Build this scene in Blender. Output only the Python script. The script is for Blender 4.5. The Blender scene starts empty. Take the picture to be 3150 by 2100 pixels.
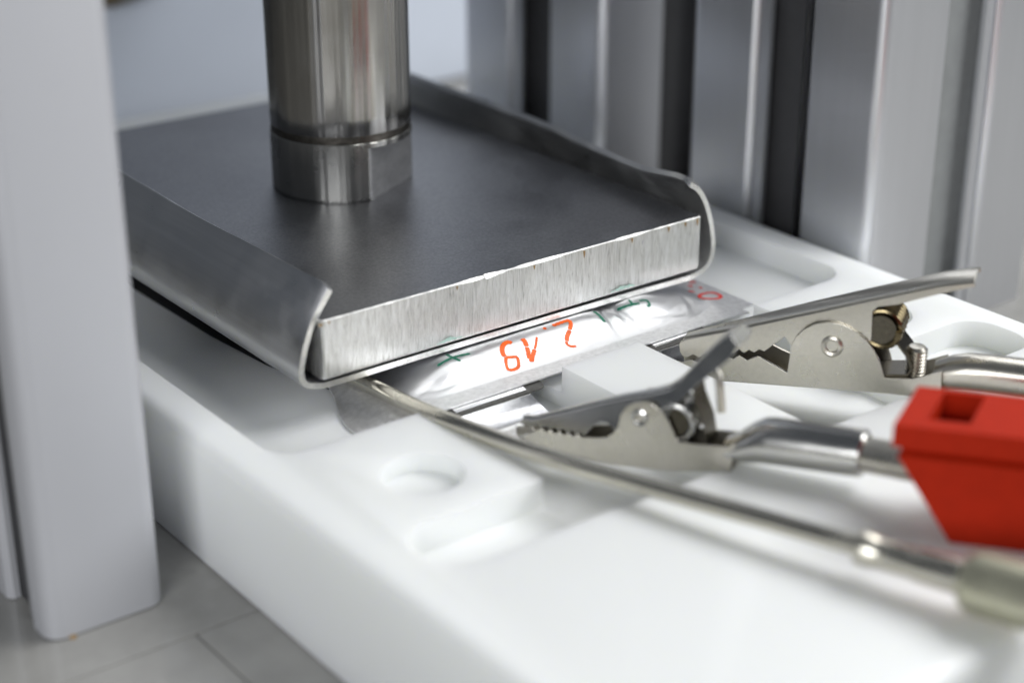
import bpy, bmesh, math, random
from mathutils import Vector, Matrix, noise as mnoise

S = 0.001            # everything below is written in millimetres
scene = bpy.context.scene
COL = scene.collection
random.seed(7)

# ------------------------------------------------------------------ camera
cam_d = bpy.data.cameras.new("camera")
cam = bpy.data.objects.new("camera", cam_d); COL.objects.link(cam)
YAW, PITCH, ROLL = 0.6527, 0.4101, -0.0015
fw = Vector((math.sin(YAW)*math.cos(PITCH), math.cos(YAW)*math.cos(PITCH), -math.sin(PITCH)))
rt = Vector((math.cos(YAW), -math.sin(YAW), 0)); up = rt.cross(fw)
rt, up = (math.cos(ROLL)*rt+math.sin(ROLL)*up, -math.sin(ROLL)*rt+math.cos(ROLL)*up)
M = Matrix((rt, up, -fw)).transposed().to_4x4()
M.translation = Vector((-120.70, -205.57, 99.73))*S
cam.matrix_world = M
cam_d.sensor_width = 36.0; cam_d.lens = 60.71
cam_d.clip_start = 0.005; cam_d.clip_end = 20
cam_d.dof.use_dof = True; cam_d.dof.focus_distance = 0.281
cam_d.dof.aperture_fstop = 9.6; cam_d.dof.aperture_blades = 8
scene.camera = cam

# ------------------------------------------------------------------ light (indoor lamps, one added fill, dim room)
world = bpy.data.worlds.new("World"); scene.world = world; world.use_nodes = True
bg = world.node_tree.nodes["Background"]
bg.inputs[0].default_value = (0.80, 0.88, 1.0, 1); bg.inputs[1].default_value = 0.10

def area_lamp(name, loc, target, sx, sy, power, col=(1, 1, 1)):
    d = bpy.data.lights.new(name, 'AREA'); d.shape = 'RECTANGLE'
    d.size, d.size_y, d.energy, d.color = sx*S, sy*S, power, col
    o = bpy.data.objects.new(name, d); COL.objects.link(o)
    o.location = Vector(loc)*S
    o.rotation_euler = (Vector(target)-Vector(loc)).to_track_quat('-Z', 'Y').to_euler()
    return o
area_lamp("ceiling_lamp", (400, -120, 500), (45, -20, -10), 420, 380, 4.0, (1.0, 1.0, 0.99))
area_lamp("window_lamp", (-360, -270, 150), (-10, -20, -20), 200, 150, 1.1, (0.97, 0.985, 1.0))
area_lamp("post_face_fill", (330, -430, 210), (120, 0, 20), 240, 180, 0.9, (0.96, 0.98, 1.0))  # added unseen fill, brightens the front face of the right frame post

scene.view_settings.view_transform = 'Standard'; scene.view_settings.look = 'None'
scene.view_settings.exposure = 0.0; scene.view_settings.gamma = 1.0
scene.cycles.use_denoising = True
scene.cycles.max_bounces = 10

# ------------------------------------------------------------------ materials
def new_mat(name):
    m = bpy.data.materials.new(name); m.use_nodes = True
    nt = m.node_tree; return m, nt, nt.nodes["Principled BSDF"]
def N(nt, t, **kw):
    n = nt.nodes.new(t)
    for k, v in kw.items(): setattr(n, k, v)
    return n
def coords(nt, scale):
    tc = N(nt, 'ShaderNodeTexCoord'); mp = N(nt, 'ShaderNodeMapping')
    mp.inputs['Scale'].default_value = tuple(1000*s for s in scale)
    nt.links.new(tc.outputs['Object'], mp.inputs['Vector']); return mp.outputs[0]
def noise_tex(nt, scale, detail=3, rough=0.5, dist=0):
    n = N(nt, 'ShaderNodeTexNoise'); n.inputs['Scale'].default_value = 1.0
    n.inputs['Detail'].default_value = detail; n.inputs['Roughness'].default_value = rough; n.inputs['Distortion'].default_value = dist
    nt.links.new(coords(nt, scale), n.inputs['Vector']); return n.outputs['Fac']
def ramp(nt, fac, stops):
    r = N(nt, 'ShaderNodeValToRGB'); e = r.color_ramp.elements
    while len(e) < len(stops): e.new(0.5)
    for el, (p, c) in zip(e, stops):
        el.position = p; el.color = (c, c, c, 1) if isinstance(c, (int, float)) else (*c, 1)
    nt.links.new(fac, r.inputs[0]); return r.outputs[0]
def bump(nt, bsdf, fac, dist, strength=1.0, prev=None):
    b = N(nt, 'ShaderNodeBump'); b.inputs['Distance'].default_value = dist*S; b.inputs['Strength'].default_value = strength
    nt.links.new(fac, b.inputs['Height'])
    if prev is not None: nt.links.new(prev, b.inputs['Normal'])
    nt.links.new(b.outputs[0], bsdf.inputs['Normal']); return b.outputs[0]
def metal(name, col, rough, streak=None, bump_mm=0.004, rvar=0.08, cvar=0.12, metallic=1.0, grain=(1.5, 1.5, 1.5)):
    m, nt, b = new_mat(name)
    b.inputs['Metallic'].default_value = metallic
    f = noise_tex(nt, streak or grain, 5, 0.6)
    c = ramp(nt, f, [(0.3, tuple(x*(1-cvar) for x in col)), (0.7, tuple(min(1, x*(1+cvar)) for x in col))])
    nt.links.new(c, b.inputs['Base Color'])
    g = noise_tex(nt, (0.12, 0.12, 0.12), 4, 0.6)
    r = ramp(nt, g, [(0.3, max(0.02, rough-rvar)), (0.7, rough+rvar)])
    nt.links.new(r, b.inputs['Roughness'])
    bump(nt, b, f, bump_mm)
    return m

def make_nylon():
    m, nt, b = new_mat("white_nylon")
    f = noise_tex(nt, (0.03, 0.03, 0.03), 3, 0.5)
    nt.links.new(ramp(nt, f, [(0.3, (0.835, 0.848, 0.84)), (0.7, (0.85, 0.868, 0.865))]), b.inputs['Base Color'])
    b.inputs['Roughness'].default_value = 0.42
    b.inputs['Subsurface Weight'].default_value = 0.5
    b.inputs['Subsurface Radius'].default_value = (1.0, 1.0, 0.78)
    b.inputs['Subsurface Scale'].default_value = 6.0*S
    bump(nt, b, noise_tex(nt, (0.9, 0.25, 0.9), 4, 0.6), 0.01)
    return m
M_nylon = make_nylon()

def make_plate_top():
    m, nt, b = new_mat("dark_rolled_steel"); b.inputs['Metallic'].default_value = 1.0
    f = noise_tex(nt, (0.06, 0.06, 0.06), 6, 0.62, 0.4)
    fine = noise_tex(nt, (2.2, 2.2, 2.2), 4, 0.65)
    brush = noise_tex(nt, (0.05, 1.6, 1), 4, 0.6)
    mx = N(nt, 'ShaderNodeMix'); mx.data_type = 'RGBA'; mx.inputs[0].default_value = 0.35
    nt.links.new(ramp(nt, f, [(0.3, (0.185, 0.19, 0.215)), (0.72, (0.29, 0.30, 0.325))]), mx.inputs[6])
    nt.links.new(ramp(nt, fine, [(0.35, (0.13, 0.127, 0.12)), (0.65, (0.37, 0.36, 0.345))]), mx.inputs[7])
    nt.links.new(mx.outputs[2], b.inputs['Base Color'])
    nt.links.new(ramp(nt, f, [(0.3, 0.34), (0.7, 0.44)]), b.inputs['Roughness'])
    p = bump(nt, b, fine, 0.012)
    bump(nt, b, brush, 0.006, 1.0, p)
    return m
M_platetop = make_plate_top()
def make_cut():
    m, nt, b = new_mat("sawn_steel_face"); b.inputs['Metallic'].default_value = 1.0
    st = noise_tex(nt, (1.9, 1.9, 0.2), 7, 0.72, 1.4)
    big = noise_tex(nt, (0.25, 0.25, 0.12), 3, 0.5)
    fine = noise_tex(nt, (5, 5, 1.6), 3, 0.6)
    nt.links.new(ramp(nt, st, [(0.30, (0.42, 0.415, 0.395)), (0.43, (0.68, 0.675, 0.65)), (0.56, (0.82, 0.82, 0.80)), (0.72, (0.90, 0.90, 0.89))]), b.inputs['Base Color'])
    nt.links.new(ramp(nt, big, [(0.3, 0.30), (0.7, 0.42)]), b.inputs['Roughness'])
    p = bump(nt, b, st, 0.24)
    bump(nt, b, fine, 0.02, 1.0, p)
    return m
M_cut = make_cut()
M_burr = metal("bright_burr_steel", (0.56, 0.56, 0.55), 0.5, bump_mm=0.06, grain=(1.2, 1.2, 1.2))
M_rust = metal("rust_spot", (0.33, 0.22, 0.10), 0.6, metallic=0.3)
M_tray = metal("stainless_sheet", (0.74, 0.74, 0.745), 0.36, streak=(0.9, 0.03, 0.9), bump_mm=0.003, rvar=0.12, cvar=0.06)
M_trayedge = metal("sheared_sheet_edge", (0.80, 0.79, 0.76), 0.33, bump_mm=0.01)
def make_rod(name, col, rough):
    m, nt, b = new_mat(name); b.inputs['Metallic'].default_value = 1.0
    st = noise_tex(nt, (0.24, 0.24, 0.004), 2, 0.5)
    fine = noise_tex(nt, (0.05, 0.05, 2.5), 3, 0.6)
    g = noise_tex(nt, (0.15, 0.15, 0.1), 4, 0.6)
    nt.links.new(ramp(nt, g, [(0.3, tuple(x*0.86 for x in col)), (0.7, col)]), b.inputs['Base Color'])
    nt.links.new(ramp(nt, g, [(0.3, rough), (0.7, rough+0.1)]), b.inputs['Roughness'])
    p = bump(nt, b, st, 0.8)
    bump(nt, b, fine, 0.004, 1.0, p)
    return m
M_rod = make_rod("turned_rod_steel", (0.52, 0.51, 0.485), 0.16)
M_collar = make_rod("turned_collar_steel", (0.48, 0.475, 0.45), 0.24)
M_weld = metal("heat_stained_joint", (0.13, 0.12, 0.105), 0.4, bump_mm=0.06, grain=(0.7, 0.7, 1.5), cvar=0.4)
M_flat = metal("milled_flat_steel", (0.46, 0.46, 0.465), 0.5, streak=(0.6, 0.6, 1.4), bump_mm=0.01)
def make_foil():
    m, nt, b = new_mat("aluminium_laminate_foil"); b.inputs['Metallic'].default_value = 1.0
    b.inputs['Base Color'].default_value = (0.80, 0.805, 0.83, 1)
    g = noise_tex(nt, (0.5, 0.5, 0.5), 4, 0.6)
    nt.links.new(ramp(nt, g, [(0.3, 0.33), (0.7, 0.42)]), b.inputs['Roughness'])
    p = bump(nt, b, noise_tex(nt, (0.16, 0.22, 0.2), 2, 0.45, 0.6), 0.11)
    bump(nt, b, noise_tex(nt, (3, 3, 3), 3, 0.6), 0.001, 1.0, p)
    return m
M_foil = make_foil()
M_seal = metal("pressed_foil_seal", (0.80, 0.80, 0.81), 0.46, metallic=0.85, bump_mm=0.02, grain=(1.1, 1.1, 1.1), rvar=0.06)
M_tabfoil = metal("bright_tab_foil", (0.93, 0.93, 0.94), 0.16, bump_mm=0.01)
def simple(name, col, rough, metallic=0.0, nscale=(0.3, 0.3, 0.3), var=0.08, bmp=0.0, spec=None):
    m, nt, b = new_mat(name); b.inputs['Metallic'].default_value = metallic
    f = noise_tex(nt, nscale, 5, 0.6)
    nt.links.new(ramp(nt, f, [(0.3, tuple(x*(1-var) for x in col)), (0.7, tuple(x*(1+var) for x in col))]), b.inputs['Base Color'])
    b.inputs['Roughness'].default_value = rough
    if spec is not None: b.inputs['Specular IOR Level'].default_value = spec
    if bmp: bump(nt, b, f, bmp)
    return m
M_film = simple("dark_tab_film", (0.07, 0.068, 0.062), 0.45, 0.3, (2.5, 0.5, 2.5), 0.5, 0.03)
M_red_ink = simple("orange_red_marker_ink", (0.92, 0.13, 0.008), 0.4, 0, (1.2, 1.2, 1.2), 0.3)
M_crimson_ink = simple("red_marker_ink", (0.62, 0.03, 0.02), 0.4, 0, (1.2, 1.2, 1.2), 0.3)
M_green_ink = simple("green_marker_ink", (0.005, 0.17, 0.10), 0.4, 0, (1.2, 1.2, 1.2), 0.3)
M_nickel = metal("nickel_plated_steel", (0.56, 0.535, 0.475), 0.30, bump_mm=0.002, grain=(1.3, 1.3, 1.3), rvar=0.05, cvar=0.045)
M_nickel2 = metal("grey_plated_steel", (0.56, 0.555, 0.535), 0.22, bump_mm=0.001, grain=(1.3, 1.3, 1.3), rvar=0.05, cvar=0.04)
M_spring = metal("dark_spring_steel", (0.10, 0.09, 0.07), 0.28, bump_mm=0.003)
M_brass = metal("brassy_spring", (0.13, 0.105, 0.06), 0.25, bump_mm=0.003)
M_probe = metal("probe_sheath_steel", (0.60, 0.575, 0.50), 0.24, streak=(0.5, 0.02, 0.5), bump_mm=0.004)
M_sleeve = metal("olive_anodised_sleeve", (0.52, 0.51, 0.39), 0.36, bump_mm=0.003, metallic=0.9)
M_redplastic = simple("red_plastic", (0.41, 0.018, 0.003), 0.55, 0, (0.5, 0.5, 0.5), 0.06, 0.01, 0.12)
M_anod = simple("silver_anodised_aluminium", (0.74, 0.75, 0.78), 0.34, 0.92, (0.5, 0.5, 0.02), 0.02, 0.0)
M_anod_white = simple("satin_anodised_aluminium", (0.57, 0.575, 0.605), 0.5, 0.3, (0.05, 0.05, 0.02), 0.015, 0.0)
M_slotgrey = simple("slot_shade_grey", (0.30, 0.31, 0.31), 0.5, 0.1)  # lighter shade tone for one slot recess
M_blacksheet = simple("thin_black_sheet", (0.012, 0.012, 0.014), 0.6)
M_slotshade = simple("slot_shade_black", (0.05, 0.05, 0.053), 0.55)  # shade inside the profile slots, put into a dark colour
M_floor = simple("pale_laminate", (0.33, 0.325, 0.31), 0.13, 0, (0.06, 0.06, 0.06), 0.16, 0.02)
M_joint = simple("dirty_joint", (0.20, 0.19, 0.17), 0.7, 0, (0.3, 0.3, 0.3), 0.3)
M_wall = simple("pale_blue_white_sheet", (0.66, 0.71, 0.80), 0.35, 0, (0.02, 0.02, 0.02), 0.03)
M_smear = metal("green_stained_steel", (0.52, 0.70, 0.63), 0.36, bump_mm=0.02)
M_brown = simple("brown_strip", (0.11, 0.085, 0.05), 0.6, 0)

# ------------------------------------------------------------------ helpers
class MB:
    """collects geometry in millimetres; build() links it as ONE mesh object"""
    def __init__(s): s.v, s.f, s.m = [], [], []
    def add(s, verts, faces, mi=0):
        o = len(s.v); s.v += [tuple(p) for p in verts]
        s.f += [tuple(i+o for i in f) for f in faces]; s.m += [mi]*len(faces)
    def box(s, x0, x1, y0, y1, z0, z1, mi=0, fr=None):
        P = [(x, y, z) for z in (z0, z1) for y in (y0, y1) for x in (x0, x1)]
        if fr: P = [fr(p) for p in P]
        s.add(P, [(0, 2, 3, 1), (4, 5, 7, 6), (0, 1, 5, 4), (2, 6, 7, 3), (0, 4, 6, 2), (1, 3, 7, 5)], mi)
    def loft(s, rings, closed=True, caps=True, mi=0):
        n = len(rings[0]); V = [p for r in rings for p in r]; F = []
        for k in range(len(rings)-1):
            for i in range(n if closed else n-1):
                j = (i+1) % n
                F.append((k*n+i, k*n+j, (k+1)*n+j, (k+1)*n+i))
        s.add(V, F, mi)
        if caps and closed:
            o = len(s.v)-len(V)
            s.f.append(tuple(o+i for i in reversed(range(n)))); s.m.append(mi)
            s.f.append(tuple(o+(len(rings)-1)*n+i for i in range(n))); s.m.append(mi)
    def tube(s, pts, rad, n=16, mi=0, caps=True, upv=(0, 0, 1)):
        pts = [Vector(p) for p in pts]; rings = []
        for i, p in enumerate(pts):
            t = (pts[min(i+1, len(pts)-1)]-pts[max(i-1, 0)]).normalized()
            a = t.cross(Vector(upv))
            if a.length < 1e-4: a = t.cross(Vector((1, 0, 0)))
            a.normalize(); b = a.cross(t)
            r = rad[i] if isinstance(rad, (list, tuple)) else rad
            rings.append([p+a*(r*math.cos(2*math.pi*k/n))+b*(r*math.sin(2*math.pi*k/n)) for k in range(n)])
        s.loft(rings, True, caps, mi)
    def build(s, name, mats, parent=None, smooth=30, bevel=0.0, segs=2):
        mats = mats if isinstance(mats, (list, tuple)) else [mats]
        base = Vector((0, 0, 0)); p = parent
        while p is not None: base = base+p.location/S; p = p.parent
        me = bpy.data.meshes.new(name)
        me.from_pydata([tuple((Vector(v)-base)*S) for v in s.v], [], s.f)
        for m in mats: me.materials.append(m)
        for pl, mi in zip(me.polygons, s.m): pl.material_index = mi
        bm = bmesh.new(); bm.from_mesh(me)
        bmesh.ops.remove_doubles(bm, verts=bm.verts, dist=1e-7)
        bmesh.ops.recalc_face_normals(bm, faces=bm.faces)
        bm.to_mesh(me); bm.free()
        o = bpy.data.objects.new(name, me); COL.objects.link(o)
        if parent is not None: o.parent = parent
        finish(o, smooth, bevel, segs)
        return o
def finish(o, smooth, bevel=0.0, segs=2):
    me = o.data
    for pl in me.polygons: pl.use_smooth = True
    if bevel:
        md = o.modifiers.new("bevel", 'BEVEL'); md.width = bevel*S; md.segments = segs
        md.limit_method = 'ANGLE'; md.angle_limit = math.radians(40); md.harden_normals = True
    me.set_sharp_from_angle(angle=math.radians(smooth))
def thing(name, label, cat, loc, group=None):
    o = bpy.data.objects.new(name, None); COL.objects.link(o)
    o.location = Vector(loc)*S; o.empty_display_size = 0.01
    o['label'] = label; o['category'] = cat
    if group: o['group'] = group
    return o
def tag(o, label=None, cat=None, group=None, kind=None):
    for k, v in (('label', label), ('category', cat), ('group', group), ('kind', kind)):
        if v: o[k] = v
    return o
def rrect(x0, x1, y0, y1, r, n=6):
    rs = r if isinstance(r, (list, tuple)) else [r]*4   # order: x1y1, x0y1, x0y0, x1y0
    P = []
    for k, (cx, cy) in enumerate([(x1, y1), (x0, y1), (x0, y0), (x1, y0)]):
        q = max(rs[k], 1e-3); sx = (1, -1, -1, 1)[k]; sy = (1, 1, -1, -1)[k]
        for i in range(n+1):
            a = math.pi/2*(k+i/n)
            P.append((cx-sx*q+q*math.cos(a), cy-sy*q+q*math.sin(a)))
    return P
def prism(mb, P, z0, z1, mi=0):
    mb.loft([[(x, y, z0) for x, y in P], [(x, y, z1) for x, y in P]], True, True, mi)
def catmull(pts, k=6):
    pts = [Vector(p) for p in pts]
    if len(pts) < 3: return [pts[0].lerp(pts[-1], i/k) for i in range(k+1)]
    Q = [pts[0]*2-pts[1]]+pts+[pts[-1]*2-pts[-2]]; out = []
    for i in range(1, len(Q)-2):
        p0, p1, p2, p3 = Q[i-1:i+3]
        for j in range(k):
            t = j/k
            out.append(0.5*((2*p1)+(p2-p0)*t+(2*p0-5*p1+4*p2-p3)*t*t+(3*p1-p0-3*p2+p3)*t**3))
    out.append(pts[-1]); return out

# ------------------------------------------------------------------ floor of the machine
RIM, FLOOR = -13.0, -34.0
fm = MB(); fm.box(-700, 700, -500, 700, FLOOR-6, FLOOR-0.5)
floor = tag(fm.build("floor", M_joint), kind='structure')
def floor_panel(x0, x1, y0, y1):
    m = MB(); m.box(x0+0.12, x1-0.12, y0+0.12, y1-0.12, FLOOR-2, FLOOR)
    return m.build("floor_panel", M_floor, floor, bevel=0.15)
for a in [(-31.2, 25, -80, -15.5), (-90, -31.2, -80, -15.5), (-90, 130, -15.5, 80), (130, 330, -120, -5), (130, 330, -5, 120),
          (-90, 25, -400, -80), (25, 130, -400, -15.5), (130, 330, -400, -120), (40, 330, 120, 200), (-31, 130, 80, 120), (330, 600, -400, 400)]:
    floor_panel(*a)

# ------------------------------------------------------------------ back panel and brown strip
m = MB(); m.box(40, 260, 205, 209, FLOOR+0.01, 420)
tag(m.build("back_panel", M_wall, bevel=0.5), "pale blue white flat sheet standing upright behind the press rod", "panel")
m = MB(); m.tube([(40, 198, 6.6), (62, 198, 6.0), (72, 198, 8), (80, 199, 14), (90, 201, 26)], 2.2, 12)
tag(m.build("brown_cable", M_brown), "blurred dark brown cable crossing the back panel at the top left", "cable")

# ------------------------------------------------------------------ aluminium profiles
def slot_side(a, b, half, sl, depth, plain=False):
    """points along one side of a square extrusion going from a to b (excludes b); sl = half slot width"""
    a, b = Vector(a), Vector(b); d = (b-a).normalized(); nn = Vector((-d.y, d.x)); mid = (a+b)/2
    if plain: return []
    q = lambda t, h: mid+d*t+nn*h
    lip = depth*0.30
    return [q(-sl-0.9, 0), q(-sl-0.3, 0.5), q(-sl, 0.9), q(-sl, lip), q(-sl*1.9, lip), q(-sl*1.9, depth*0.55), q(-sl*0.9, depth), q(sl*0.9, depth),
            q(sl*1.9, depth*0.55), q(sl*1.9, lip), q(sl, lip), q(sl, 0.9), q(sl+0.3, 0.5), q(sl+0.9, 0)]
def profile_section(x0, x1, y0, y1, sl, depth, r, plain=()):
    C = [(x0, y0), (x1, y0), (x1, y1), (x0, y1)]; P = []
    for k in range(4):
        a, b = Vector(C[k]), Vector(C[(k+1) % 4]); pr = Vector(C[k-1])
        din, dout = (a-pr).normalized(), (b-a).normalized()
        c = a-din*r+dout*r
        for i in range(6):
            t = math.pi/2*i/5
            P.append(c+din*(r*math.sin(t))-dout*(r*math.cos(t)))
        P += slot_side(a, b, 0, sl, depth, k in plain)
    return P
def profile(mb, sec, z0, z1):
    mb.loft([[(p.x, p.y, z0) for p in sec], [(p.x, p.y, z1) for p in sec]], True, True)

t = thing("aluminium_post", "pale satin aluminium post standing at the left front with a plain wide face", "post", (-39.5, 4, FLOOR))
m = MB(); profile(m, profile_section(-48.6, -30.6, -5.8, 14.2, 4.0, 6.0, 2.6, plain=(0, 1, 2)), FLOOR+0.22, 170)
m.build("profile", M_anod_white, t)
m = MB(); m.tube([(-45.2, -5.9, FLOOR+0.02), (-45.2, -5.9, FLOOR+0.35)], [0.55, 0.35], 12); m.build("rust_spot", M_rust, t)
m = MB(); m.box(-47.9, -47.3, 0.3, 2.0, FLOOR+0.3, 170); m.build("slot_strip", M_anod, t)
m = MB(); m.box(-46.6, -46.1, -2.5, 11, FLOOR+0.3, 170); m.build("slot_shade", M_slotshade, t)  # dark sheet standing in for the shade inside the slot

def frame_post(x0, y0, s, label, full_shade):
    t = thing("frame_post", label, "post", (x0+s/2, y0+s/2, FLOOR), "slotted aluminium frame posts")
    m = MB(); profile(m, profile_section(x0, x0+s, y0, y0+s, 7.0, 14, 2.4), FLOOR+0.02, 420)
    m.build("profile", M_anod, t)
    c = s/2
    m = MB(); m.box(x0+1.2, x0+2.2, y0+c+4.2, y0+c+6.8, FLOOR+0.3, 420); m.build("slot_strip", M_anod, t)
    m = MB(); m.box(x0+4.5, x0+5.2, y0+c-(12 if full_shade else 1.5), y0+c+12, FLOOR+0.3, 420); m.build("slot_shade", M_slotshade, t)  # dark sheet across the left slot paints its inner shade
    m = MB(); m.box(x0+c-12, x0+c+12, y0+4.5, y0+5.2, FLOOR+0.3, 420); m.build("slot_shade", M_slotshade if full_shade else M_slotgrey, t)  # same shade sheet in the front slot, grey on the nearer post
    m = MB(); m.box(x0+c+4.4, x0+c+6.8, y0+1.2, y0+2.2, FLOOR+0.3, 420); m.build("slot_strip", M_anod, t)
    return t
frame_post(114, -7, 49.6, "slotted aluminium frame post on the right with one bright face towards the clips", False)
frame_post(114, 70, 50.5, "slotted aluminium frame post behind the right flange of the press tray", True)

# ------------------------------------------------------------------ nylon fixture block
def make_block():
    def mesh_ob(mb, nm):
        me = bpy.data.meshes.new(nm); me.from_pydata(mb.v, [], mb.f)
        bm = bmesh.new(); bm.from_mesh(me); bmesh.ops.recalc_face_normals(bm, faces=bm.faces); bm.to_mesh(me); bm.free()
        return bpy.data.objects.new(nm, me)
    b = MB(); r = 2.2
    rings = []
    x0, x1, y0, y1 = -21.3, 111, -105, 160
    for z, ins in [(FLOOR+0.02, 0.5), (FLOOR+0.5, 0)]+[(RIM-r+r*math.sin(a), r-r*math.cos(a)) for a in [math.pi/2*i/5 for i in range(6)]]:
        rings.append([(x, y, z) for x, y in rrect(x0+ins, x1-ins, y0+ins, y1-ins, 2.0, 4)])
    b.loft(rings); ob = mesh_ob(b, "block_src"); COL.objects.link(ob)
    cuts = []
    def cut(P, zf, f=0.8):
        c = MB(); c.loft([[(x, y, z) for x, y in P] for z in (zf, RIM+6)]); o = mesh_ob(c, "cut"); COL.objects.link(o); cuts.append(o)
    PF = -17.6
    cut(rrect(-15, 103.6, -12.3, 138, [6, 6, 4.5, 6], 8), PF)                 # cell pocket
    cut(rrect(11.2, 37, -53, -2, [.1, .1, 4, 4], 8), -20.2)                   # left tab channel
    cut(rrect(53, 79.5, -53, -2.1, [.1, .1, 4, 4], 8), -20.25)                # right tab channel
    cut(rrect(-14, 20, -52.5, -40, [.1, 5.5, 5.5, .1], 10), -17.55)           # cross slots
    cut(rrect(70, 105, -52.4, -38.5, [5.5, .1, .1, 5.5], 10), -17.5)
    for cx, cy in ((-1, -28.5), (93, -28)):
        cut([(cx+6.0*math.cos(2*math.pi*i/40), cy+6.0*math.sin(2*math.pi*i/40)) for i in range(40)], -15.9)
    for o in cuts:
        md = ob.modifiers.new("cut", 'BOOLEAN'); md.operation = 'DIFFERENCE'; md.solver = 'EXACT'; md.object = o
    md = ob.modifiers.new("bev", 'BEVEL'); md.width = 0.4; md.segments = 3; md.limit_method = 'ANGLE'; md.angle_limit = math.radians(50)
    dg = bpy.context.evaluated_depsgraph_get()
    me = bpy.data.meshes.new_from_object(ob.evaluated_get(dg))
    for o in cuts+[ob]:
        d = o.data; bpy.data.objects.remove(o); bpy.data.meshes.remove(d)
    me.name = "fixture_block"; me.transform(Matrix.Scale(S, 4)); me.materials.clear(); me.materials.append(M_nylon)
    o = bpy.data.objects.new("fixture_block", me); COL.objects.link(o); finish(o, 35)
    tag(o, "thick white nylon fixture block with milled pockets, channels and a shallow round hole under everything", "fixture")
    return o
make_block()

def _ss(t):
    t = max(0.0, min(1.0, t)); return t*t*(3-2*t)
def _sdrr(x, y, x0, x1, y0, y1, r):
    # inset distance inside a rounded rectangle (positive inside)
    dx, dy = min(x-x0, x1-x), min(y-y0, y1-y); k = 1.6*r
    h = max(k-abs(dx-dy), 0)/k
    return min(dx, dy)-h*h*k/4
DENTS = [(57.5, 0.0, 3.2, 3.5, -0.7), (62, -3, 2.5, 2, 0.25), (21, -4.5, 5, 1.3, -0.5), (24, -1.8, 6, 1.6, 0.3), (71, -4.5, 6, 1.2, -0.35), (75, 1, 1.6, 3.5, 0.25),
         (46, -3.5, 5, 1.2, -0.15), (31, -4, 3.5, 2.0, 0.25), (57.5, 1, 2.5, 6, -0.3)]
CREASES = [(18, -3.2, 0.25, 4, -0.16), (22, -5.2, 0.1, 5, 0.10), (28.5, -4.6, -0.15, 4, -0.10), (44, -4.8, 0.12, 5, -0.09), (55.8, -1.5, 1.35, 3.5, -0.28), (58.8, -1.0, 1.75, 3.5, -0.22), (57.4, -2.5, 1.55, 3, 0.16),
           (66, -4.2, -0.2, 4, -0.14), (69.5, -2.2, 0.5, 3.2, -0.18), (72, -3.6, 0.9, 2.6, 0.16), (74, -1.2, 1.1, 3.2, -0.2), (63, -5, 0.1, 4, 0.08)]
def pouch_z(x, y):
    """height of the foil pouch's upper skin, mm"""
    seal = -14.95 - 2.2*_ss((12.5-x)/8) - 0.5*_ss((x-77)/5)
    d = _sdrr(x, y, 11.5, 78, -6.6, 108, 6)
    t = max(0.0, min(1.0, d/(8.2+3.0*_ss((24-x)/12)+3.5*_ss((x-64)/10))))
    s = 0.55*math.sin(t*math.pi/2)+0.45*_ss(t)
    z = seal+(-12.1-seal)*s
    for (a, b, sx, sy, h) in DENTS:
        if d > 0: z += 0.6*h*math.exp(-((x-a)/sx)**2-((y-b)/sy)**2)*min(1, d/1.5)
    if d > 0:
        for (cx, cy, an, ln, h) in CREASES:
            u = (x-cx)*math.cos(an)+(y-cy)*math.sin(an); v = -(x-cx)*math.sin(an)+(y-cy)*math.cos(an)
            z += h*math.exp(-(u/ln)**2-(v/0.55)**2)*min(1, d/1.5)
    z += 0.02*math.sin(x*0.9+y*0.4)*math.sin(y*0.7-x*0.23)*min(1,max(0,d/3))
    if y>1.0: z=min(z,-12.08)
    return z

# ------------------------------------------------------------------ thin black sheet below the cell, drawing the dark wedge by the tray
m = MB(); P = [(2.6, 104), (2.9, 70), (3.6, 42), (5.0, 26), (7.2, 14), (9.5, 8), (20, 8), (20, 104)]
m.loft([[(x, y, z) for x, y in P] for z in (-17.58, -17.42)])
tag(m.build("black_sheet", M_blacksheet), "thin black sheet in the pocket, showing as a dark wedge under the tray's left edge", "pad")

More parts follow.
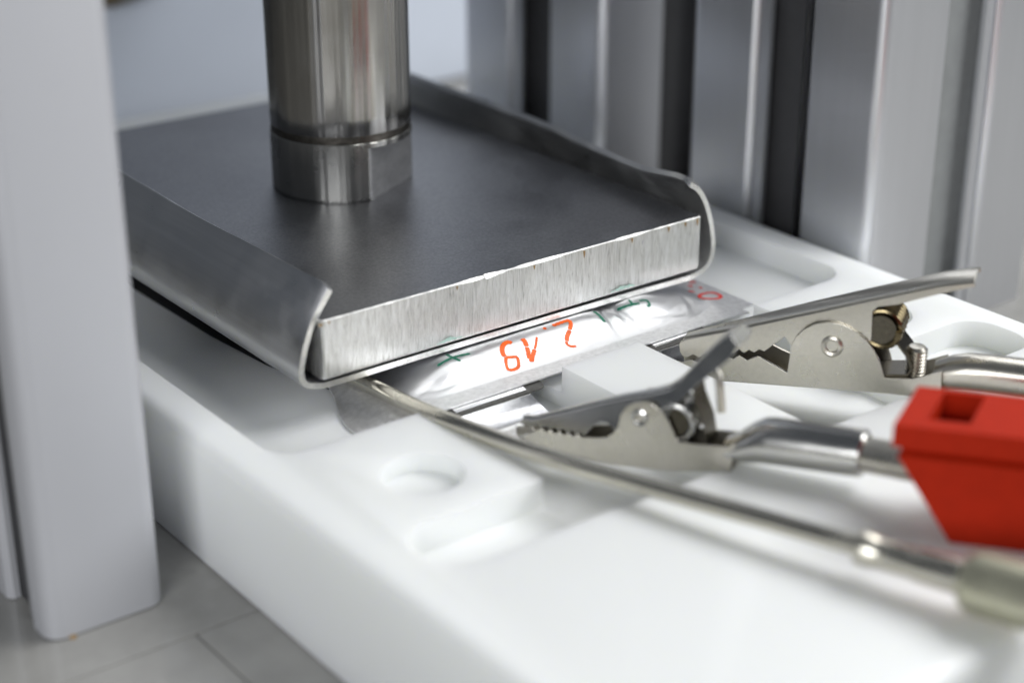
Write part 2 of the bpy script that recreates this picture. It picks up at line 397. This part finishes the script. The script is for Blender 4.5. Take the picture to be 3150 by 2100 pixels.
# ------------------------------------------------------------------ foil pouch cell
cell = thing("pouch_cell", "silver foil pouch cell with orange and green marker writing pressed under the steel plate", "battery cell", (43, 45, -17.5))
left_edge = lambda y: 2.8 if y < -4 else (2.8+5.2*_ss((y+4)/17) if y < 18 else 8.0+2.0*_ss((y-18)/20))
def make_pouch():
    xs = [2.6+0.34*i for i in range(int(81.4/0.34)+1)]
    ys = [-10.4+0.4*i for i in range(45)]+[7.6+4*i for i in range(1, 27)]
    m = MB(); nx, ny = len(xs), len(ys); V = []
    def outline(x, y):
        # front edge drawn in slightly by hand trimming; corners clipped
        if y < -8 and x > 76: x = min(x, 80.5)
        return x, y
    for y in ys:
        for x in xs:
            X, Y = outline(x, y)
            if x < 9.6:
                e = left_edge(y); X = e+(x-2.6)*(9.6-e)/7.0
            V.append((X, Y, pouch_z(X, Y)))
    F, mi = [], []
    for j in range(ny-1):
        for i in range(nx-1):
            F.append((j*nx+i, j*nx+i+1, (j+1)*nx+i+1, (j+1)*nx+i))
    m.add(V, F)
    # lower skin
    o = len(m.v)
    m.add([(x, y, max(-17.45, z-(0.25 if _sdrr(x, y, 11.5, 78, -6.6, 108, 6) < 0 else 5.0)) if True else z) for x, y, z in V], [tuple(reversed(f)) for f in F])
    ring = [j for j in range(nx)]+[k*nx+nx-1 for k in range(1, ny)]+[(ny-1)*nx+i for i in range(nx-2, -1, -1)]+[k*nx for k in range(ny-2, 0, -1)]
    for a, b in zip(ring, ring[1:]+ring[:1]):
        m.f.append((a, a+o, b+o, b)); m.m.append(0)
    # pressed seal along the front edge uses its own finish
    for k, f in enumerate(m.f):
        c = sum((Vector(m.v[i]) for i in f), Vector())/len(f)
        if c.y < -6.9 or _sdrr(c.x, c.y, 11.5, 78, -6.6, 108, 6) < -0.4: m.m[k] = 1
    return m.build("pouch_skin", [M_foil, M_seal], cell, smooth=60)
make_pouch()
def tab(x0, x1, y1):
    """bent metal tab leaving the front seal, and its dark sealing film"""
    m = MB(); prof = [(-8.5, -15.25), (-10, -15.3), (-11.2, -15.5), (-13, -16.1), (-15.5, -16.9), (-18, -17.3), (-20.5, -16.8), (-23, -14.9), (y1, -13.4)]
    pts = [(p.x, p.y) for p in catmull([(a, b, 0) for a, b in prof], 4)]
    ring = lambda y, z: [(x0, y, z), (x1, y, z), (x1, y, z-0.2), (x0, y, z-0.2)]
    m.loft([ring(*p) for p in pts]); m.build("tab", M_tabfoil, cell, smooth=60)
    m = MB(); P = rrect(x0-3.5, x1+3.6, -12.3, -9.2, [0.1, 0.1, 1.6, 1.6], 5)
    m.loft([[(x, y, z+(0.35*(y+9.2))*0.25) for x, y in P] for z in (-15.5, -15.35)])
    m.build("tab_film", M_film, cell)
tab(17.0, 30.6, -27); tab(57.8, 66, -25)

def stroke(name, pts, w, mat, taper=True):
    P = [(p.x, p.y) for p in catmull([(a, b, 0) for a, b in pts], 8)]; m = MB(); R = []
    for i, (x, y) in enumerate(P):
        a, b = P[max(i-1, 0)], P[min(i+1, len(P)-1)]
        d = Vector((b[0]-a[0], b[1]-a[1])); d.normalize(); nn = Vector((-d.y, d.x))
        k = w*(0.5+0.08*math.sin(i*1.7))
        if taper and i in (0, len(P)-1): k *= 0.55
        row = []
        for s_ in (-1, -0.33, 0.33, 1):
            X, Y = x+nn.x*k*s_, y+nn.y*k*s_; row.append((X, Y, pouch_z(X, Y)+0.05))
        R.append(row)
    m.loft(R, closed=False); return m.build(name, mat, cell, smooth=80)
for nm, pts, w, mat in [
    ('marker_digit', [(35.66, -0.96), (35.37, -0.49), (34.44, -0.62), (33.36, -1.42), (32.75, -2.46), (32.67, -3.1)], 0.8, M_red_ink),
    ('marker_digit', [(32.78, -3.3), (33.57, -3.5), (34.5, -3.7), (34.33, -4.43), (33.57, -5.46), (32.58, -5.75), (31.6, -5.52), (31.75, -4.7), (32.3, -3.8), (32.75, -3.3)], 0.55, M_red_ink),
    ('marker_letter', [(38.07, -0.67), (37.96, -1.59), (37.6, -2.4)], 0.85, M_red_ink),
    ('marker_letter', [(37.55, -2.55), (37.2, -3.3), (36.4, -4.7)], 0.75, M_red_ink),
    ('marker_letter', [(36.3, -4.8), (36.6, -5.1), (37.2, -4.5), (38.5, -3.4)], 0.7, M_red_ink),
    ('marker_letter', [(38.6, -3.3), (39.56, -2.43), (40.64, -1.24)], 0.4, M_red_ink),
    ('marker_dot', [(43.12, 0.25), (43.52, -0.15)], 0.6, M_red_ink),
    ('marker_digit', [(45.09, 0.13), (46.94, 0.31), (48.46, 0.26), (48.28, -0.72), (47.2, -1.75)], 0.7, M_red_ink),
    ('marker_digit', [(47.1, -1.9), (45.84, -2.78), (45.1, -3.55)], 0.75, M_red_ink),
    ('marker_digit', [(45.0, -3.65), (44.72, -4.1), (45.09, -4.68), (45.92, -4.99)], 0.5, M_red_ink),
    ('marker_line', [(21.2, -0.5), (24.7, -0.15), (27.6, -0.5)], 0.42, M_green_ink),
    ('marker_line', [(24.2, 1.2), (24.3, 0.3), (25.0, -1.5)], 0.5, M_green_ink),
    ('marker_line', [(54.6, 1.0), (54.67, -0.2), (54.4, -2.3)], 0.55, M_green_ink),
    ('marker_line', [(59.0, -0.1), (61.4, -0.5), (63.4, -0.8)], 0.5, M_green_ink),
    ('marker_line', [(62.5, 1.0), (62.0, -0.6)], 0.45, M_green_ink),
    ('marker_hook', [(63.9, -0.2), (65.2, -0.5), (65.0, -1.6), (64.2, -2.1)], 0.48, M_green_ink),
    ('marker_digit', [(81.46, 0.77), (79.42, 0.49), (77.81, -0.52), (78.17, -1.76), (80.16, -2.43), (81.77, -1.91), (82.09, -0.34), (81.46, 0.77)], 0.65, M_crimson_ink),
    ('marker_dot', [(81.97, 6.5), (83.1, 6.03)], 0.6, M_crimson_ink),
    ('marker_dot', [(81.82, 3.72), (81.66, 2.95)], 0.6, M_crimson_ink),
    ('marker_dot', [(80.82, 5.49), (80.71, 4.43)], 0.6, M_crimson_ink),
    ('marker_dot', [(78.24, 2.73), (79.09, 2.0)], 0.6, M_crimson_ink)]:
    stroke(nm, pts, w, mat)

# ------------------------------------------------------------------ press foot: plate, tray, rod
press = thing("press_foot", "steel press foot of round rod, thick plate and bent sheet tray on the foil cell", "press", (39, 54.5, -12))
PW, PD, PT = 78.0, 110.0, 10.0
def chamfer(x):
    c = 0.22+0.16*mnoise.noise((x*0.35, 3.1, 0))+0.16*mnoise.noise((x*1.6, 0.7, 0))
    c += 0.55*_ss((x-24)/5)*_ss((31.2-x)/0.8)
    c += 0.95*_ss((x-30.6)/0.8)*_ss((36.5-x)/5)
    c += 0.5*_ss((x-36)/4)*_ss((49-x)/5)+0.45*_ss((x-58)/1.5)*_ss((66-x)/4)
    return max(0.1, c*0.9)
m = MB(); rings = []
for i in range(261):
    x = 0.8+(PW-0.8)*i/260; c = chamfer(x); e = 0.3 if i in (0, 260) else 0.0
    wob = 0.05*mnoise.noise((x*0.9, 9, 0)); 
    rings.append([(x, 1.0+e, -PT), (x, 0.35+e, -PT+0.2), (x, 0.08+e, -PT+0.75), (x, wob*0.5+e, -6.5), (x, wob+e, -3.2), (x, wob+e, -0.06-0.55*c),
                  (x, 0.7*c+e, 0.0-(0.02 if i % 2 else 0)), (x, 0.7*c+0.3+e, 0), (x, PD*0.5, 0), (x, PD, 0), (x, PD, -PT)])
n = 11; o0 = len(m.v)
V = [p for r in rings for p in r]; F = []; MI = []
for k in range(260):
    for i in range(n):
        j = (i+1) % n
        F.append((k*n+i, k*n+j, (k+1)*n+j, (k+1)*n+i)); MI.append({0: 1, 1: 1, 2: 1, 3: 1, 4: 1, 5: 2, 6: 0}.get(i, 0))
m.add(V, F); m.m[o0:] = MI
m.f.append(tuple(range(n))[::-1]); m.m.append(1); m.f.append(tuple(260*n+i for i in range(n))); m.m.append(1)
plate = m.build("pressure_plate", [M_platetop, M_cut, M_burr], press, smooth=30)
for x, w, h in ((0.5, 0.9, 0.5), (2.0, 0.5, 0.35), (25.6, 0.35, 0.7), (41, 0.4, 0.9), (51.5, 0.45, 1.3), (62, 0.4, 1.0), (70.3, 0.5, 0.9), (74.2, 0.5, 0.8), (77, 0.5, 1.2)):
    m = MB(); P = [(x-w/2, -0.3-0.5*chamfer(x)), (x+w/2, -0.3-0.5*chamfer(x)), (x+w*0.35, -0.4-h*0.6), (x+w*0.05, -0.4-h), (x-w*0.3, -0.4-h*0.5)]
    m.loft([[(a, y, b) for a, b in P] for y in (-0.09, 0.05)]); m.build("rust_spot", M_rust, plate)

for x0, x1, h in ((21.5, 26.5, 0.9), (57.5, 63, 1.0)):
    m = MB(); n = 14; A = [(x0+(x1-x0)*i/n, -9.3-0.1*math.sin(i*2.1)) for i in range(n+1)]
    B = [(x0+(x1-x0)*i/n, -9.3+h*math.sin(math.pi*i/n)*(0.55+0.4*mnoise.noise((i*0.9, x0, 0)))+0.05) for i in range(n+1)]
    m.loft([[(a[0], -0.1, a[1]), (b[0], -0.1, b[1])] for a, b in zip(A, B)], closed=False)
    m.build("green_smear", M_smear, plate)

def make_tray():
    m = MB()
    # centre line of the bent sheet, x-z, left tip -> right tip
    C = [(3.3, 4.6), (2.05, 2.8), (0.2, 0.0), (-1.15, -3.2), (-2.0, -6.2), (-2.35, -8.4), (-1.7, -10.2), (0.6, -11.1), (4.0, -11.35), (20, -11.3), (40, -11.35), (60, -11.5), (74, -11.75), (78.4, -11.6),
         (81.2, -10.6), (82.4, -8.6), (82.4, -5.5), (81.6, -1.6), (80.2, 2.2), (78.4, 5.0), (76.4, 6.5)]
    P = [Vector((p.x, p.y)) for p in catmull([(a, b, 0) for a, b in C], 5)]
    th = 0.95; n = len(P); ysec = [1.4, 1.6, 3, 5, 9, 14, 20, 26, 32, 36, 42, 50, 60, 75, 90, 107.6, 107.8]
    def section(y):
        out, inn = [], []
        for i, p in enumerate(P):
            d = (P[min(i+1, n-1)]-P[max(i-1, 0)]).normalized(); nn = Vector((d.y, -d.x))  # towards outside (left/below)
            q = p.copy(); s_ = i/(n-1)
            if s_ > 0.8:      # right flange: leans in more at the front, wavy top edge
                k = (q.y+8)/14.5
                if k > 0:
                    lean = 1-_ss((y-2)/40)
                    q.x += (1-lean)*2.6*k*k
                    hs = 1.0-0.10*_ss((y-3)/14)+0.06*_ss((y-34)/12)-0.06*max(0, 1-(y-1.4)/2.2)**2
                    q.y = -8+(q.y+8)*hs
            if s_ < 0.25 and q.y > -8:
                hs = 1-0.03*_ss((y-3)/8)-0.06*max(0, 1-(y-1.4)/1.2)**2+0.02*math.sin(y*0.11)
                q.y = -8+(q.y+8)*hs
            out.append(q+nn*(-th/2)); inn.append(q+nn*(th/2))
        return [(a.x, y, a.y) for a in out]+[(a.x, y, a.y) for a in reversed(inn)]
    m.loft([section(y) for y in ysec])
    for k, f in enumerate(m.f):
        if len(f) > 4: m.m[k] = 1
    ob = m.build("sheet_tray", [M_tray, M_trayedge], press, smooth=30)
    return ob
make_tray()
rod = None
def lathe(mb, cx, cy, prof, rf=None, n=72, mi=0):
    mb.loft([[(cx+(min(r, rf(2*math.pi*k/n)) if rf else r)*math.cos(2*math.pi*k/n), cy+(min(r, rf(2*math.pi*k/n)) if rf else r)*math.sin(2*math.pi*k/n), z) for k in range(n)] for r, z in prof], True, True, mi)
RX, RY = 39.2, 54.8
m = MB(); lathe(m, RX, RY, [(12.62, 11.8), (12.76, 12.15), (12.8, 15), (12.8, 260)])
rod = m.build("press_rod", M_rod, press, smooth=30)
m = MB(); lathe(m, RX, RY, [(12.7, 10.5), (12.74, 10.9), (12.66, 11.3), (12.72, 11.7), (12.66, 12.0), (12.6, 12.3)]); m.build("weld_ring", M_weld, rod)
th0 = math.atan2(-0.89, 0.46)
def flatr(a):
    d = (a-th0+math.pi) % (2*math.pi)-math.pi
    return 10.4/math.cos(d) if abs(d) < 1.2 else 99
m = MB(); lathe(m, RX, RY, [(12.5, 0.02), (12.5, 0.22), (12.9, 0.4), (12.9, 9.6)], lambda a: flatr(a), 144)
for k, f in enumerate(m.f):
    c = sum((Vector(m.v[i]) for i in f), Vector())/len(f)
    if len(f) == 4 and (c.x-RX)*math.cos(th0)+(c.y-RY)*math.sin(th0) > 10.2: m.m[k] = 1
lathe(m, RX, RY, [(12.9, 9.6), (12.9, 10.45), (12.8, 10.55)], None, 144)
m.build("collar", [M_collar, M_flat], rod, smooth=25)

# ------------------------------------------------------------------ alligator clips
class Frame:
    def __init__(s, T, h):
        s.T = Vector((T[0], T[1], 0)); s.h = Vector((h[0], h[1], 0)).normalized(); s.n = Vector((s.h.y, -s.h.x, 0))
    def __call__(s, p):      # (along, across towards the camera, up)
        return s.T+s.h*p[0]+s.n*p[1]+Vector((0, 0, p[2]))
def cheek(mb, fr, P, w, th=0.55, side=1, mi=0, lean=None):
    """one side plate: polygon (s,h) at half width w(s), thickness th inwards"""
    W = lambda s, h: w(s)-(lean[1]*max(0, h-lean[0](s)) if lean else 0)
    A = [fr((s, side*W(s, h), h)) for s, h in P]; B = [fr((s, side*(W(s, h)-th), h)) for s, h in P]
    mb.loft([A, B], True, True, mi)
def web(mb, fr, E, w, th=0.55, arch=0.5, sgn=1, mi=0):
    """folded back of a U-shaped jaw along the edge line E (s,h)"""
    R = []
    for s, h in E:
        W = w(s); row = []
        for k in range(9):
            a = math.pi*(k/8); row.append(fr((s, W*math.cos(a), h+sgn*arch*math.sin(a))))
        for k in range(8, -1, -1):
            a = math.pi*(k/8); row.append(fr((s, (W-th)*math.cos(a), h-sgn*0.05+sgn*(arch-th)*math.sin(a))))
        R.append(row)
    mb.loft(R, True, True, mi)
def lerp_fn(pts):
    def f(s):
        if s <= pts[0][0]: return pts[0][1]
        for (a, b), (c, d) in zip(pts, pts[1:]):
            if s <= c: return b+(d-b)*(s-a)/(c-a)
        return pts[-1][1]
    return f
def coil(mb, fr, s0, h0, r, wire, w0, w1, turns, legs=(), n=10):
    pts = []
    N_ = int(turns*20)
    for i in range(N_+1):
        a = 2*math.pi*turns*i/N_; pts.append(fr((s0+r*math.cos(a), w0+(w1-w0)*i/N_, h0+r*math.sin(a))))
    mb.tube(pts, wire, n)
    for L in legs: mb.tube([fr(p) for p in L], wire, n)

# rear clip -------------------------------------------------------------
f1 = Frame((56.44, -18.93), (0.518, -0.855))
clip1 = thing("alligator_clip", "larger pale nickel alligator clip with round cheek and screw, behind the red plug", "clip", f1((25, 0, -16)), "alligator clips on the cell tabs")
wU = lerp_fn([(0, 1.4), (8, 2.2), (18, 2.9), (30, 3.1), (41, 3.3), (46, 3.4)])
wL = lerp_fn([(0, 1.9), (8, 2.7), (18, 3.6), (46, 3.6)])
topU = [(0.8, -10.7), (4, -9.4), (9.6, -7.2), (20.2, -2.9), (29.8, 0.9), (40.2, 4.9), (45.0, 6.2)]
PU = [(0.2, -12.8), (0, -11.5), (0.3, -10.9)]+topU+[(45.2, 5.7), (41.8, 4.4), (37.5, 2.6), (34.1, 1.1), (31.2, 0.3), (30.5, -0.6), (30.6, -3), (30.7, -5.3), (27, -8.5), (19.5, -9), (18.4, -8.2), (17.3, -6.9), (14.2, -10.0), (13.4, -9.8), (12.6, -10.5),
      (11.7, -10.2), (10.9, -10.9), (10.1, -10.4), (9.3, -11.3), (8.6, -11.2), (7.5, -12), (6.5, -11.6), (5.5, -12.5), (4.5, -12.2), (3.5, -13.2), (2.5, -12.8), (1.5, -13.5), (0.7, -13.4)]
m = MB()
for sd in (1, -1): cheek(m, f1, PU, wU, 0.5, sd)
web(m, f1, topU, wU, 0.5, 0.75)
m.build("upper_jaw", M_nickel, clip1, smooth=35, bevel=0.1)
arc = [(18.45, -9.7), (18.5, -8), (19.2, -6.3), (20.4, -4.8), (22, -3.7), (23.9, -3.15), (25.6, -3.1), (27.2, -3.45), (28.6, -4.15), (30.0, -5.2), (31.2, -6.5), (32.1, -8.0), (32.8, -9.6), (33.3, -11.0)]
botL = [(0.2, -15.9), (2.5, -16.4), (7.8, -16.0), (24.2, -14.2), (34.1, -13.4), (42, -13.0)]
PL = [(0, -14.3), (0.8, -14.4), (1.5, -14.0), (2.5, -13.5), (3.5, -13.9), (4.5, -12.8), (5.5, -13.2), (6.5, -12.2), (7.5, -12.6), (8.3, -11.7), (9.3, -12), (10.3, -11.1), (11.6, -11.7), (13.4, -10.6), (15.5, -11.5), (18.2, -12.5)]+arc+[(37.6, -10.4), (41.7, -8.5)]+botL[::-1]
m = MB()
for sd in (1, -1): cheek(m, f1, PL, wL, 0.5, sd)
web(m, f1, botL, wL, 0.5, 0.6, -1)
m.build("lower_jaw", M_nickel, clip1, smooth=35, bevel=0.1)
m = MB()
for sd in (1, -1):
    R = []
    for r, w in [(1.75, 3.6), (1.7, 3.85), (1.35, 4.02), (0.95, 3.9), (0.85, 3.5), (0.85, 1.0)]:
        R.append([f1((24.9+r*math.cos(2*math.pi*k/24), sd*w, -7.0+r*math.sin(2*math.pi*k/24))) for k in range(24)])
    m.loft(R, True, False)
m.tube([f1((24.9, -3.1, -7)), f1((24.9, 0.8, -7))], 1.0, 16)
m.build("rivet", M_nickel, clip1)
m = MB(); coil(m, f1, 32.0, -3.4, 2.75, 0.6, -2.9, 2.9, 5)
m.build("spring", M_brass, clip1)
m = MB(); m.tube([f1((32.0, -3.0, -3.4)), f1((32.0, 3.0, -3.4))], 2.3, 24); m.build("spring_core", M_spring, clip1)
m = MB()
m.loft([[f1((s, w, h+d)) for w, d in ((-2.9, 0), (2.9, 0), (2.9, 0.5), (-2.9, 0.5))] for s, h in [(27, -11.6), (32, -11.4), (36.5, -10.6), (37.2, -9.4), (36.2, -7.4), (34.6, -5.6), (32.5, -4.4)]])
m.build("spring_leaf", M_spring, clip1)
m = MB(); prof = []
for i in range(9):
    z = -11.6+0.55*i; prof += [(1.3, z), (1.66, z+0.27)]
prof += [(1.55, -6.8), (1.2, -6.45), (0.4, -6.35)]
p = f1((37.3, 0, 0)); lathe(m, p.x, p.y, prof, None, 24)
m.build("clamp_screw", M_nickel, clip1)
m = MB(); R = []
for s, cz, r, sq in [(40.2, -10.6, 2.6, 0.75), (42.5, -9.9, 2.75, 0.95), (45, -9.4, 2.85, 1), (48, -9.2, 2.9, 1), (62, -8.9, 2.9, 1), (62.2, -8.9, 2.5, 1)]:
    R.append([f1((s, r*math.cos(2*math.pi*k/28), cz+r*sq*math.sin(2*math.pi*k/28))) for k in range(28)])
m.loft(R); m.build("crimp_barrel", M_nickel, clip1)

# front clip ------------------------------------------------------------
f2 = Frame((20.0, -23.0), (0.455, -0.89))
clip2 = thing("alligator_clip", "smaller grey alligator clip with upturned handle and long barrel, nearest the metal probe", "clip", f2((20, 0, -14)), "alligator clips on the cell tabs")
wU = lerp_fn([(0, 1.9), (10, 2.3), (20, 2.45), (25.5, 2.6), (28, 3.3), (34, 3.9)])
wL = lerp_fn([(0, 1.5), (10, 2.3), (18, 2.8), (40, 2.8)])
topU = [(1.0, -12.8), (2.9, -12.6), (9, -9.7), (16.8, -6.2), (21, -4.6), (23.8, -3.2), (25.6, -1.5), (28.5, 2.4), (31.5, 6.0), (33.0, 7.5)]
PU = [(0.4, -13.0)]+topU+[(34.2, 6.4), (33.4, 4.6), (31, 2.0), (28.6, -0.6), (26.6, -3.0), (25.6, -4.2), (24.6, -5.6), (23.8, -8.2), (22, -10), (18, -10.6), (16.2, -10.6), (16.0, -9.9), (15.2, -9.6), (14.0, -9.7), (13, -10.4), (12.1, -11.6), (11.6, -12.25), (11.1, -11.9), (10.3, -12.4), (9.6, -12.0), (8.8, -12.6), (8.1, -12.1),
      (7.3, -12.7), (6.6, -12.3), (5.8, -12.9), (5.1, -12.5), (4.3, -13.0), (3.5, -12.7), (2.5, -13.2), (1.2, -13.2)]
m = MB()
tf = lerp_fn(topU); low = lambda s: tf(s)-3.4
for sd in (1, -1): cheek(m, f2, PU, wU, 0.5, sd, 0, (low, 0.34))
web(m, f2, topU, lambda s: max(0.7, wU(s)-0.34*3.4), 0.45, 0.7)
m.build("upper_jaw", M_nickel2, clip2, smooth=35, bevel=0.08)
arc = [(17.0, -9.4), (17.3, -7.6), (18.2, -6.1), (19.5, -5.1), (20.9, -4.75), (22.3, -5.0), (23.5, -5.7), (24.5, -6.9), (25.3, -8.3), (26.0, -9.9)]
botL = [(0.4, -14.6), (3, -15.4), (10, -15.8), (16.5, -15.6), (25, -14.6), (34, -12.6)]
PL = [(0.4, -13.5), (2, -13.4), (2.8, -13.0), (3.7, -13.4), (4.5, -12.8), (5.3, -13.2), (6.0, -12.6), (6.8, -13.1), (7.5, -12.5), (8.3, -13.0), (9.0, -12.4), (9.8, -12.8), (10.5, -12.2), (11.2, -12.6), (12.2, -12.3), (13.5, -12.1), (15.2, -11.6), (16.3, -10.6)]+arc+[(29, -9.7), (33.5, -9.1), (34.5, -8.2)]+botL[::-1]
m = MB()
for sd in (1, -1): cheek(m, f2, PL, wL, 0.45, sd)
web(m, f2, botL, wL, 0.45, 0.6, -1)
m.build("lower_jaw", M_nickel, clip2, smooth=35, bevel=0.1)
m = MB()
for sd in (1, -1):
    R = []
    for r, w in [(1.35, 2.8), (1.3, 3.0), (1.0, 3.15), (0.7, 3.05), (0.6, 2.7), (0.6, 0.9)]:
        R.append([f2((20.3+r*math.cos(2*math.pi*k/20), sd*w, -7.3+r*math.sin(2*math.pi*k/20))) for k in range(20)])
    m.loft(R, True, False)
m.build("rivet", M_nickel2, clip2)
m = MB(); coil(m, f2, 25.2, -7.4, 2.7, 0.48, -2.3, 2.3, 4.5); m.build("spring", M_nickel2, clip2)
m = MB(); m.tube([f2((25.2, -2.2, -7.4)), f2((25.2, 2.0, -7.4))], 2.1, 20)
m.loft([[f2((s, w, h+d)) for w, d in ((-2.2, 0), (2.2, 0), (2.2, 0.5), (-2.2, 0.5))] for s, h in [(24.0, -12.4), (28.6, -12.0), (30.2, -10.4), (29.6, -7.2), (28.2, -4.0), (27.6, -1.2), (28.8, 1.0)]])
m.build("spring_leaf", M_spring, clip2)
m = MB(); m.tube([f2(p) for p in [(28.6, -1.2, 0.4), (29.6, -1.2, 0.6), (30.3, -1.0, -0.2), (30.7, -0.8, -2.2), (31.2, -0.6, -5.6)]], 0.62, 12); m.build("spring_leg", M_nickel, clip2)
m = MB(); R = []
for s, cz, ry, rz in [(32.5, -10.6, 2.75, 1.7), (34, -10.1, 2.9, 2.1), (36, -9.1, 3.15, 2.9), (37.6, -8.4, 3.3, 3.25), (39, -8.2, 3.35, 3.35), (45, -7.8, 3.35, 3.35), (51.6, -7.4, 3.35, 3.35), (52.0, -7.4, 3.1, 3.1), (52.0, -7.4, 2.75, 2.75), (49.5, -7.5, 2.7, 2.7)]:
    R.append([f2((s, ry*math.cos(2*math.pi*k/32), cz+rz*math.sin(2*math.pi*k/32))) for k in range(32)])
m.loft(R, True, False); m.build("crimp_barrel", M_nickel2, clip2)

# ------------------------------------------------------------------ red plug
PZ = 3.0
f3_ = f3 = Frame((42.1, -76.5), (0.613, -0.79))
plug = thing("red_plug", "red plastic plug body with a square hole on top and a bare metal pin", "plug", f3((15, 0, -12.9)))
def plug_body():
    m = MB(); W = 6.3; L = 46
    f3 = lambda p: f3_((p[0]-0.2*p[1], p[1]-0.4, p[2]))
    # top slab with a square well, built as a ring of faces
    zt, zs, zb = PZ, PZ-3.1, -12.9
    hx0, hx1, hw0, hw1, hd = 3.6, 8.9, -5.2, 3.7, 6.5
    X = [0, hx0, hx1, L]; Y = [-W, hw0, hw1, W]
    for i in range(3):
        for j in range(3):
            if i == 1 and j == 1: continue
            m.add([f3((X[i], Y[j], zt)), f3((X[i+1], Y[j], zt)), f3((X[i+1], Y[j+1], zt)), f3((X[i], Y[j+1], zt))], [(0, 1, 2, 3)])
    q = [(hx0, hw0), (hx1, hw0), (hx1, hw1), (hx0, hw1)]
    for a, b in zip(q, q[1:]+q[:1]):
        m.add([f3((*a, zt)), f3((*b, zt)), f3((*b, zt-hd)), f3((*a, zt-hd))], [(0, 1, 2, 3)])
    m.add([f3((*a, zt-hd)) for a in q], [(0, 1, 2, 3)])
    # split outer side edges so that they share the top's vertices
    outer = [(X[i], -W) for i in range(4)]+[(L, Y[j]) for j in (1, 2, 3)]+[(X[i], W) for i in (2, 1, 0)]+[(0, Y[j]) for j in (2, 1)]
    k = len(outer)
    def ring(z, ins, sl=0, tw=0):
        return [f3((x+(ins+sl+tw*y)*(1-x/L), y-math.copysign(ins, y) if abs(y) >= W else y, z)) for x, y in outer]
    R = [ring(zt, 0), ring(zs, 0), ring(zs, 1.1), ring(zs-0.9, 1.1), ring(zs-1.2, 0.0, 0.8), ring(zb, 0.0, 9.0, -0.1)]
    o = len(m.v); m.v += [tuple(p) for r in R for p in r]
    for a in range(len(R)-1):
        for i in range(k):
            j = (i+1) % k; m.f.append((o+a*k+i, o+a*k+j, o+(a+1)*k+j, o+(a+1)*k+i)); m.m.append(0)
    m.f.append(tuple(o+(len(R)-1)*k+i for i in range(k))); m.m.append(0)
    return m.build("housing", M_redplastic, plug, smooth=30, bevel=0.35, segs=3)
plug_body()
a, b = f2((49.5, 0, -7.5)), f3((6, 0, -5.6))
m = MB(); m.tube([a, a.lerp(b, 0.5), b], 2.45, 20); m.build("contact_pin", M_nickel, plug)

# ------------------------------------------------------------------ temperature probe
probe = thing("temperature_probe", "thin metal temperature probe lying across the block from under the plate to a thicker sleeve", "probe", (24, -80, -9))
path = [(9.4, 14, -14.0), (9.7, 6, -14.0), (9.9, 2.2, -13.8), (10.6, -10.6, -13.3), (11.3, -21.0, -12.4), (13.4, -37.8, -11.1), (17.8, -55.4, -10.0), (22.3, -71.1, -9.2), (26.6, -85.6, -8.6), (28.6, -92.5, -8.4)]
m = MB(); m.tube(catmull(path, 6), 1.3, 18); m.build("sheath", M_probe, probe)
m = MB(); d = Vector((4.2, -14.1, 0.4)).normalized(); p0 = Vector((26.0, -83.8, -8.7))
sl = lambda t: p0+d*t
m.tube([sl(0), sl(0.4), sl(2.2), sl(2.6), sl(3.6), sl(7.6), sl(8.4), sl(15.5), sl(15.9)], [1.5, 2.2, 2.25, 2.05, 1.95, 1.95, 2.15, 2.2, 1.9], 20)
m.build("collar", M_probe, probe)
m = MB(); m.tube([sl(13.8), sl(14.2), sl(14.9), sl(15.7), sl(60)], [2.3, 3.2, 3.7, 3.95, 3.95], 24); m.build("sleeve", M_sleeve, probe)
